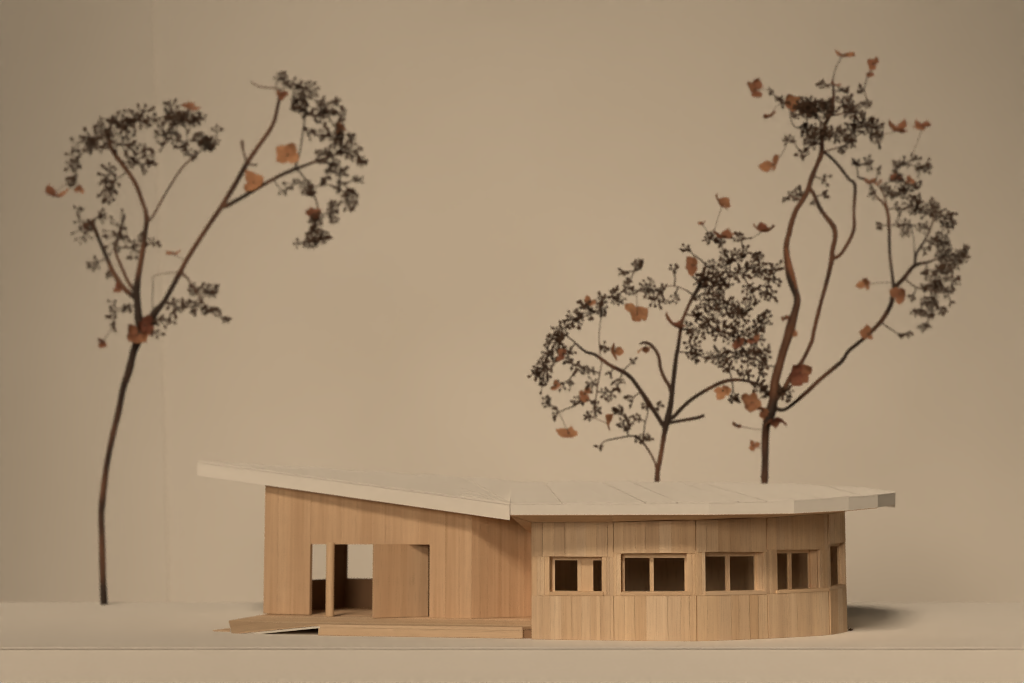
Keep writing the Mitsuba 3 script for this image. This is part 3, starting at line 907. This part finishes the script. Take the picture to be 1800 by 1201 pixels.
# ---- middle
Ym = 3990.0
B = [
    [(1155, 848, 5), (1156, 828, 5), (1161, 803, 4.8), (1168, 761, 4.8), (1171.5, 744, 6.6), (1178, 716, 5.6), (1181, 693, 5), (1185.5, 653, 4.2), (1189, 625, 4), (1192, 610, 3.5), (1198, 570, 3.6), (1204, 552, 3.2), (1216, 526, 3.6), (1228, 506, 4.4), (1233, 490, 3.4), (1241, 468, 2.5)],
    [(1170, 748, 5), (1166, 748, 4.6), (1152, 726, 4.2), (1138, 705, 4.6), (1124, 684, 4), (1110, 665, 4), (1096, 654, 4), (1072, 642, 3.6), (1045, 623, 3.2), (1030, 619, 2.6), (1012, 604, 2)],
    [(1180, 690, 4), (1176, 678, 3.6), (1168, 665, 3.6), (1161, 647, 3.2), (1157.6, 626, 3.4), (1147, 609, 3.4), (1135, 602, 3), (1124, 605, 1.6)],
    [(1176, 735, 5), (1184, 733, 4.2), (1200, 716, 4), (1219, 700, 4), (1245, 684, 3.6), (1273, 671, 3.6), (1300, 668, 3), (1330, 674, 2)],
    [(1173, 744, 4), (1190, 741, 3.2), (1210, 737.5, 3.2), (1225, 735, 3.4), (1237, 731, 3.6)],
    [(1155, 830, 3), (1152, 816, 2.1), (1145, 800, 2), (1131, 779, 2), (1119, 768, 1.8), (1105, 767, 1.6), (1078, 772, 1.6), (1062, 776, 1.2), (1055, 784, 1)],
    [(1045, 623, 2), (1057, 635, 1.2), (1054, 658, 1.2), (1049, 688, 1.3), (1046, 719, 1.3), (1044, 735, 1)],
    [(1131, 779, 1.6), (1133, 749, 1.3), (1138, 730, 1.2), (1140, 712, 1)],
    [(1220, 520, 2), (1205, 510, 1.2), (1185, 503, 1), (1165, 505, 0.9), (1140, 512, 0.9)],
    [(1055, 625, 1.2), (1053, 590, 0.9), (1056, 560, 0.9), (1056, 540, 0.9)],
    [(1216, 528, 2), (1240, 515, 1.6), (1262, 520, 1.5), (1280, 500, 1.4), (1283, 478, 1.2)],
    [(1204, 552, 2), (1230, 560, 1.6), (1262, 580, 1.5), (1292, 592, 1.5), (1320, 600, 1.2)],
]
C = [(938, 655, 8, 10, 5), (957, 652, 11, 20, 20), (965, 628, 14, 11, 12), (975, 605, 16, 18, 26), (985, 582, 11, 12, 14), (1008, 562, 13, 15, 18), (1030, 545, 15, 18, 15), (1057, 535, 9, 18, 15), (1085, 520, 13, 13, 15), (1094, 478, 8, 5, 5), (1122, 464, 7, 9, 9), (1140, 505, 13, 15, 13), (1150, 522, 9, 14, 8), (1165, 520, 9, 18, 10), (1185, 525, 8, 8, 5), (1110, 510, 11, 8, 6), (1185, 472, 7, 5, 4), (1205, 436, 7, 5, 5), (1100, 498, 8, 6, 4),
     (995, 625, 16, 13, 14), (1012, 648, 12, 10, 9), (995, 678, 15, 9, 7), (952, 682, 5, 10, 3), (960, 705, 6, 11, 7), (975, 728, 4, 9, 4), (1035, 650, 10, 8, 6), (1040, 675, 9, 11, 6), (1015, 705, 11, 9, 6), (1047, 720, 7, 13, 10), (1033, 733, 8, 6, 6), (1072, 692, 15, 11, 9), (1087, 675, 9, 8, 6), (1072, 658, 5, 4, 3), (1088, 722, 8, 7, 8), (1100, 745, 11, 11, 14), (1106, 704, 6, 8, 5), (1120, 735, 8, 6, 5), (1137, 770, 9, 5, 7), (1138, 712, 6, 8, 5), (1160, 715, 4, 10, 3), (1112, 635, 6, 5, 3), (1054, 786, 5, 3, 2), (1123, 772, 5, 6, 4),
     (1245, 418, 14, 8, 8), (1265, 424, 10, 8, 6), (1285, 450, 20, 10, 18), (1260, 470, 20, 16, 16), (1240, 492, 18, 14, 26), (1265, 500, 22, 18, 26), (1300, 480, 17, 15, 14), (1326, 466, 10, 14, 12), (1342, 480, 14, 13, 14), (1356, 495, 14, 13, 10), (1302, 416, 15, 7, 6), (1332, 452, 10, 8, 7), (1250, 530, 24, 14, 26), (1282, 540, 18, 15, 22), (1302, 555, 13, 13, 16), (1250, 560, 22, 15, 20), (1230, 580, 15, 15, 14), (1270, 585, 18, 13, 17), (1298, 590, 22, 18, 44), (1330, 588, 11, 22, 18), (1345, 560, 11, 13, 11), (1220, 605, 15, 13, 10), (1230, 628, 16, 9, 9), (1260, 625, 20, 15, 18), (1290, 625, 15, 13, 14), (1320, 625, 15, 13, 16), (1345, 622, 7, 18, 11), (1280, 645, 19, 9, 9), (1310, 655, 12, 11, 9), (1335, 680, 12, 9, 10), (1290, 700, 9, 6, 6), (1340, 650, 9, 9, 8), (1365, 470, 10, 10, 6), (1350, 520, 14, 12, 8), (1322, 512, 18, 14, 13), (1318, 535, 14, 10, 8), (1212, 580, 8, 12, 7), (1225, 548, 8, 8, 5), (1062, 610, 8, 8, 4), (1215, 620, 8, 8, 5), (1312, 440, 9, 7, 5)]
F = [(1035, 530, 11, 0.55, 3), (1120, 553, 21, 0.8, 4, (0.5, -0.8, 0.6)), (1080, 617, 16, 0.65, 3), (1134, 611, 13, 0.5, 3, DOWN), (1187, 574, 20, 0.25, 3, (0.4, -0.25, 1.0)), (990, 622, 12, 0.1, 3), (976, 678, 11, 0.55, 3), (1028, 692, 12, 0.4, 3), (1068, 745, 14, 0.5, 3, (1.0, -0.4, 0.2)), (1000, 762, 16, 0.75, 4), (1218, 466, 18, 0.45, 4), (1272, 416, 15, 0.3, 4, UPW), (1270, 361, 16, 0.45, 3, (0.5, -0.5, 0.6)), (1343, 406, 16, 0.25, 3, UPW), (1234, 394, 8, 0.35, 2), (1300, 604, 13, 0.1, 4), (1271, 687, 15, 0.7, 4), (1325, 598, 11, 0.2, 3)]
build_tree("low spreading dried flower head behind the pavilion roof, the middle one of the three", Ym, B, C, F, 47, root_end=lambda p: np.array([p[0] - 14, p[1] + 4, 0.5]), seed_r=2.55, more=1.42)

# ---- right
Yr = 4080.0
B = [
    [(1344, 850, 6), (1344, 838, 7.6), (1344.5, 826, 6.8), (1345, 810, 6.4), (1345, 780, 7), (1347, 750, 8), (1355, 722, 10.5), (1360, 700, 9), (1362, 672, 8.4), (1370, 642, 8), (1377, 617, 8.2), (1385, 592, 8.6), (1392, 567, 8.4), (1398, 546, 7), (1401.5, 526, 6.4), (1394, 503, 7), (1387, 483, 7), (1383.5, 456, 6.6), (1382, 431, 5.6), (1387, 411, 5), (1391, 393, 5), (1400, 368, 5), (1409, 355, 5), (1420, 334, 5.2), (1426, 315, 5.6), (1435, 292, 4.6), (1444, 270, 5), (1445, 245, 4.2), (1450, 220, 4), (1460, 200, 4), (1465, 175, 3.6), (1465, 160, 2.6), (1464, 140, 1.5), (1470, 118, 1.1), (1478, 102, 1)],
    [(1422, 331, 4.6), (1430, 341, 4.2), (1441, 366, 4), (1454, 384, 4.5), (1465.6, 400, 5), (1468, 418, 4.6), (1463, 440, 4.5), (1462, 456, 5), (1454, 492, 4), (1443, 532, 4), (1430, 584, 4), (1427, 600, 4), (1410, 635, 4), (1395, 655, 5), (1380, 680, 4.4), (1366, 702, 4)],
    [(1462, 456, 4), (1466, 454, 3.8), (1479, 446, 3.4), (1500, 407, 3.4), (1501, 371, 3), (1503, 325, 3.4), (1494, 317, 3), (1473, 290, 3), (1455, 272, 3), (1445, 266, 3)],
    [(1362, 718, 5), (1380, 720, 3.6), (1412, 695, 4), (1442, 667, 4), (1480, 635, 4), (1491, 618, 3.8), (1521, 593, 4), (1548, 566, 4.5), (1566, 536, 5), (1572, 509, 5), (1590, 488, 4.4), (1608, 467, 4), (1632, 461, 2.6), (1647, 455, 2), (1668, 450, 1.5)],
    [(1572, 510, 4), (1569, 488, 3), (1564, 446, 3), (1563, 404, 3), (1561, 377, 3.4), (1554, 359, 2.6), (1539, 344, 2.1), (1533, 329, 2.1), (1524, 317, 2.6), (1508, 312, 2)],
    [(1608, 467, 3), (1611, 446, 2.8), (1626, 422, 2.4), (1638, 395, 2), (1641, 380, 1.6)],
    [(1561, 375, 2.4), (1554, 344, 1.8), (1543, 326, 1.6), (1530, 318, 1.3)],
    [(1608, 467, 2), (1607, 440, 1.1), (1606, 419, 1), (1602, 395, 1)],
    [(1420, 215, 1.8), (1400, 225, 1.4), (1390, 210, 1.1), (1388, 188, 1)],
    [(1444, 268, 2.2), (1465, 262, 1.6), (1485, 255, 1.4), (1505, 240, 1.2), (1530, 225, 1.2)],
    [(1458, 204, 2), (1480, 200, 1.8), (1500, 192, 1.6), (1513, 182, 1.4), (1525, 182, 1.2), (1519, 160, 1)],
    [(1448, 240, 2), (1430, 252, 1.6), (1410, 268, 1.4), (1395, 250, 1.1)],
    [(1450, 222, 2), (1435, 205, 1.8), (1418, 190, 1.7), (1400, 186, 1.5), (1375, 182, 1.1), (1355, 158, 1)],
    [(1590, 490, 2), (1610, 505, 1.4), (1635, 510, 1.4), (1650, 515, 1.2)],
    [(1410, 352, 2), (1398, 348, 1.3), (1388, 345, 1.2)],
]
C = [(1355, 158, 6, 6, 3), (1372, 178, 11, 9, 7), (1447, 150, 7, 6, 5), (1482, 158, 10, 3, 5), (1425, 185, 24, 12, 60), (1440, 194, 24, 13, 60), (1410, 197, 15, 13, 30), (1455, 186, 10, 10, 14), (1512, 158, 4, 5, 3), (1485, 180, 13, 13, 14), (1500, 196, 15, 12, 20), (1522, 183, 7, 5, 6), (1515, 212, 15, 10, 14), (1537, 225, 13, 13, 20), (1540, 240, 9, 9, 13), (1500, 230, 17, 13, 17), (1470, 235, 18, 13, 22), (1440, 233, 18, 14, 20), (1420, 232, 13, 13, 14), (1425, 252, 11, 8, 9), (1386, 246, 8, 7, 5), (1410, 270, 9, 8, 8), (1495, 252, 9, 8, 9), (1480, 262, 8, 6, 6), (1545, 256, 4, 5, 2),
     (1396, 345, 12, 7, 8), (1404, 334, 5, 5, 4), (1452, 318, 9, 9, 4), (1453, 341, 6, 6, 4), (1428, 355, 5, 5, 2), (1380, 350, 5, 4, 3),
     (1527, 285, 7, 13, 7), (1505, 287, 6, 6, 4), (1545, 300, 5, 5, 3), (1600, 285, 19, 11, 10), (1620, 300, 13, 9, 7), (1634, 288, 4, 9, 4), (1575, 312, 9, 9, 14), (1595, 328, 13, 9, 12), (1612, 325, 7, 7, 5), (1575, 340, 15, 11, 9), (1607, 360, 13, 15, 22), (1622, 374, 12, 8, 8), (1640, 365, 9, 13, 13), (1660, 380, 17, 9, 15), (1673, 390, 7, 7, 6), (1590, 395, 15, 11, 9), (1592, 410, 8, 7, 4), (1547, 397, 4, 4, 3), (1655, 420, 11, 9, 16), (1660, 445, 13, 16, 26), (1690, 450, 9, 11, 15), (1698, 435, 4, 4, 3), (1663, 473, 11, 7, 16), (1650, 490, 15, 18, 24), (1645, 507, 13, 9, 12), (1680, 495, 7, 11, 6), (1640, 530, 9, 13, 13), (1665, 513, 9, 8, 6), (1615, 550, 11, 5, 9), (1636, 550, 7, 7, 7), (1657, 548, 6, 5, 5), (1625, 576, 8, 5, 8), (1597, 586, 6, 4, 4), (1586, 592, 3, 2, 2), (1604, 522, 5, 4, 4), (1622, 506, 6, 5, 4), (1672, 533, 3, 4, 2), (1680, 460, 7, 12, 8), (1625, 440, 8, 8, 4), (1530, 340, 10, 10, 4), (1560, 335, 9, 9, 6), (1582, 365, 9, 10, 6), (1625, 400, 10, 9, 7), (1640, 425, 8, 10, 6), (1630, 480, 9, 9, 6), (1625, 530, 8, 8, 5), (1665, 400, 9, 7, 6), (1575, 290, 8, 8, 5),
     (1383, 690, 11, 12, 9), (1374, 684, 7, 7, 6), (1335, 640, 8, 10, 6), (1345, 690, 8, 9, 7)]
F = [(1327, 158, 18, 0.35, 3, (0.3, -1, 0.3)), (1482, 98, 16, 0.4, 3, UPW), (1536, 113, 13, 0.25, 3, (-0.5, -1, 0.5)), (1527, 130, 9, 0.25, 2, (0.6, -0.8, 0.4)), (1390, 184, 14, 0.6, 4), (1356, 204, 16, 0.2, 2, (-0.5, -0.4, 0.9)), (1360, 290, 17, 0.65, 3, (-1.0, -0.5, 0.2)), (1580, 230, 17, 0.3, 4, UPW), (1622, 223, 17, 0.3, 4, UPW), (1522, 500, 12, 0.65, 3), (1582, 518, 14, 0.35, 3), (1526, 588, 13, 0.5, 3, (0.4, -1, 0.2)), (1407, 656, 18, 0.1, 4), (1322, 708, 20, 0.6, 4), (1340, 722, 14, 0.3, 3), (1360, 738, 16, 0.1, 3, DOWN), (1294, 748, 9, 0.4, 3), (1325, 783, 9, 0.5, 3), (1525, 322, 11, 0.4, 3), (1573, 313, 11, 0.3, 3), (1545, 322, 8, 0.4, 2), (1598, 318, 9, 0.35, 3), (1380, 560, 8, 0.35, 2), (1468, 150, 8, 0.3, 2), (1392, 585, 10, 0.3, 2)]
build_tree("tallest dried flower stem, rising behind the right half of the pavilion roof", Yr, B, C, F, 59, root_end=lambda p: np.array([p[0] + 2, p[1] + 3, 0.5]), seed_r=2.6, more=1.5,
           strip=[(1381, 436, 2.5), (1385, 452, 5.5), (1390, 474, 6.5), (1396, 492, 5.5), (1401, 508, 2.5)])
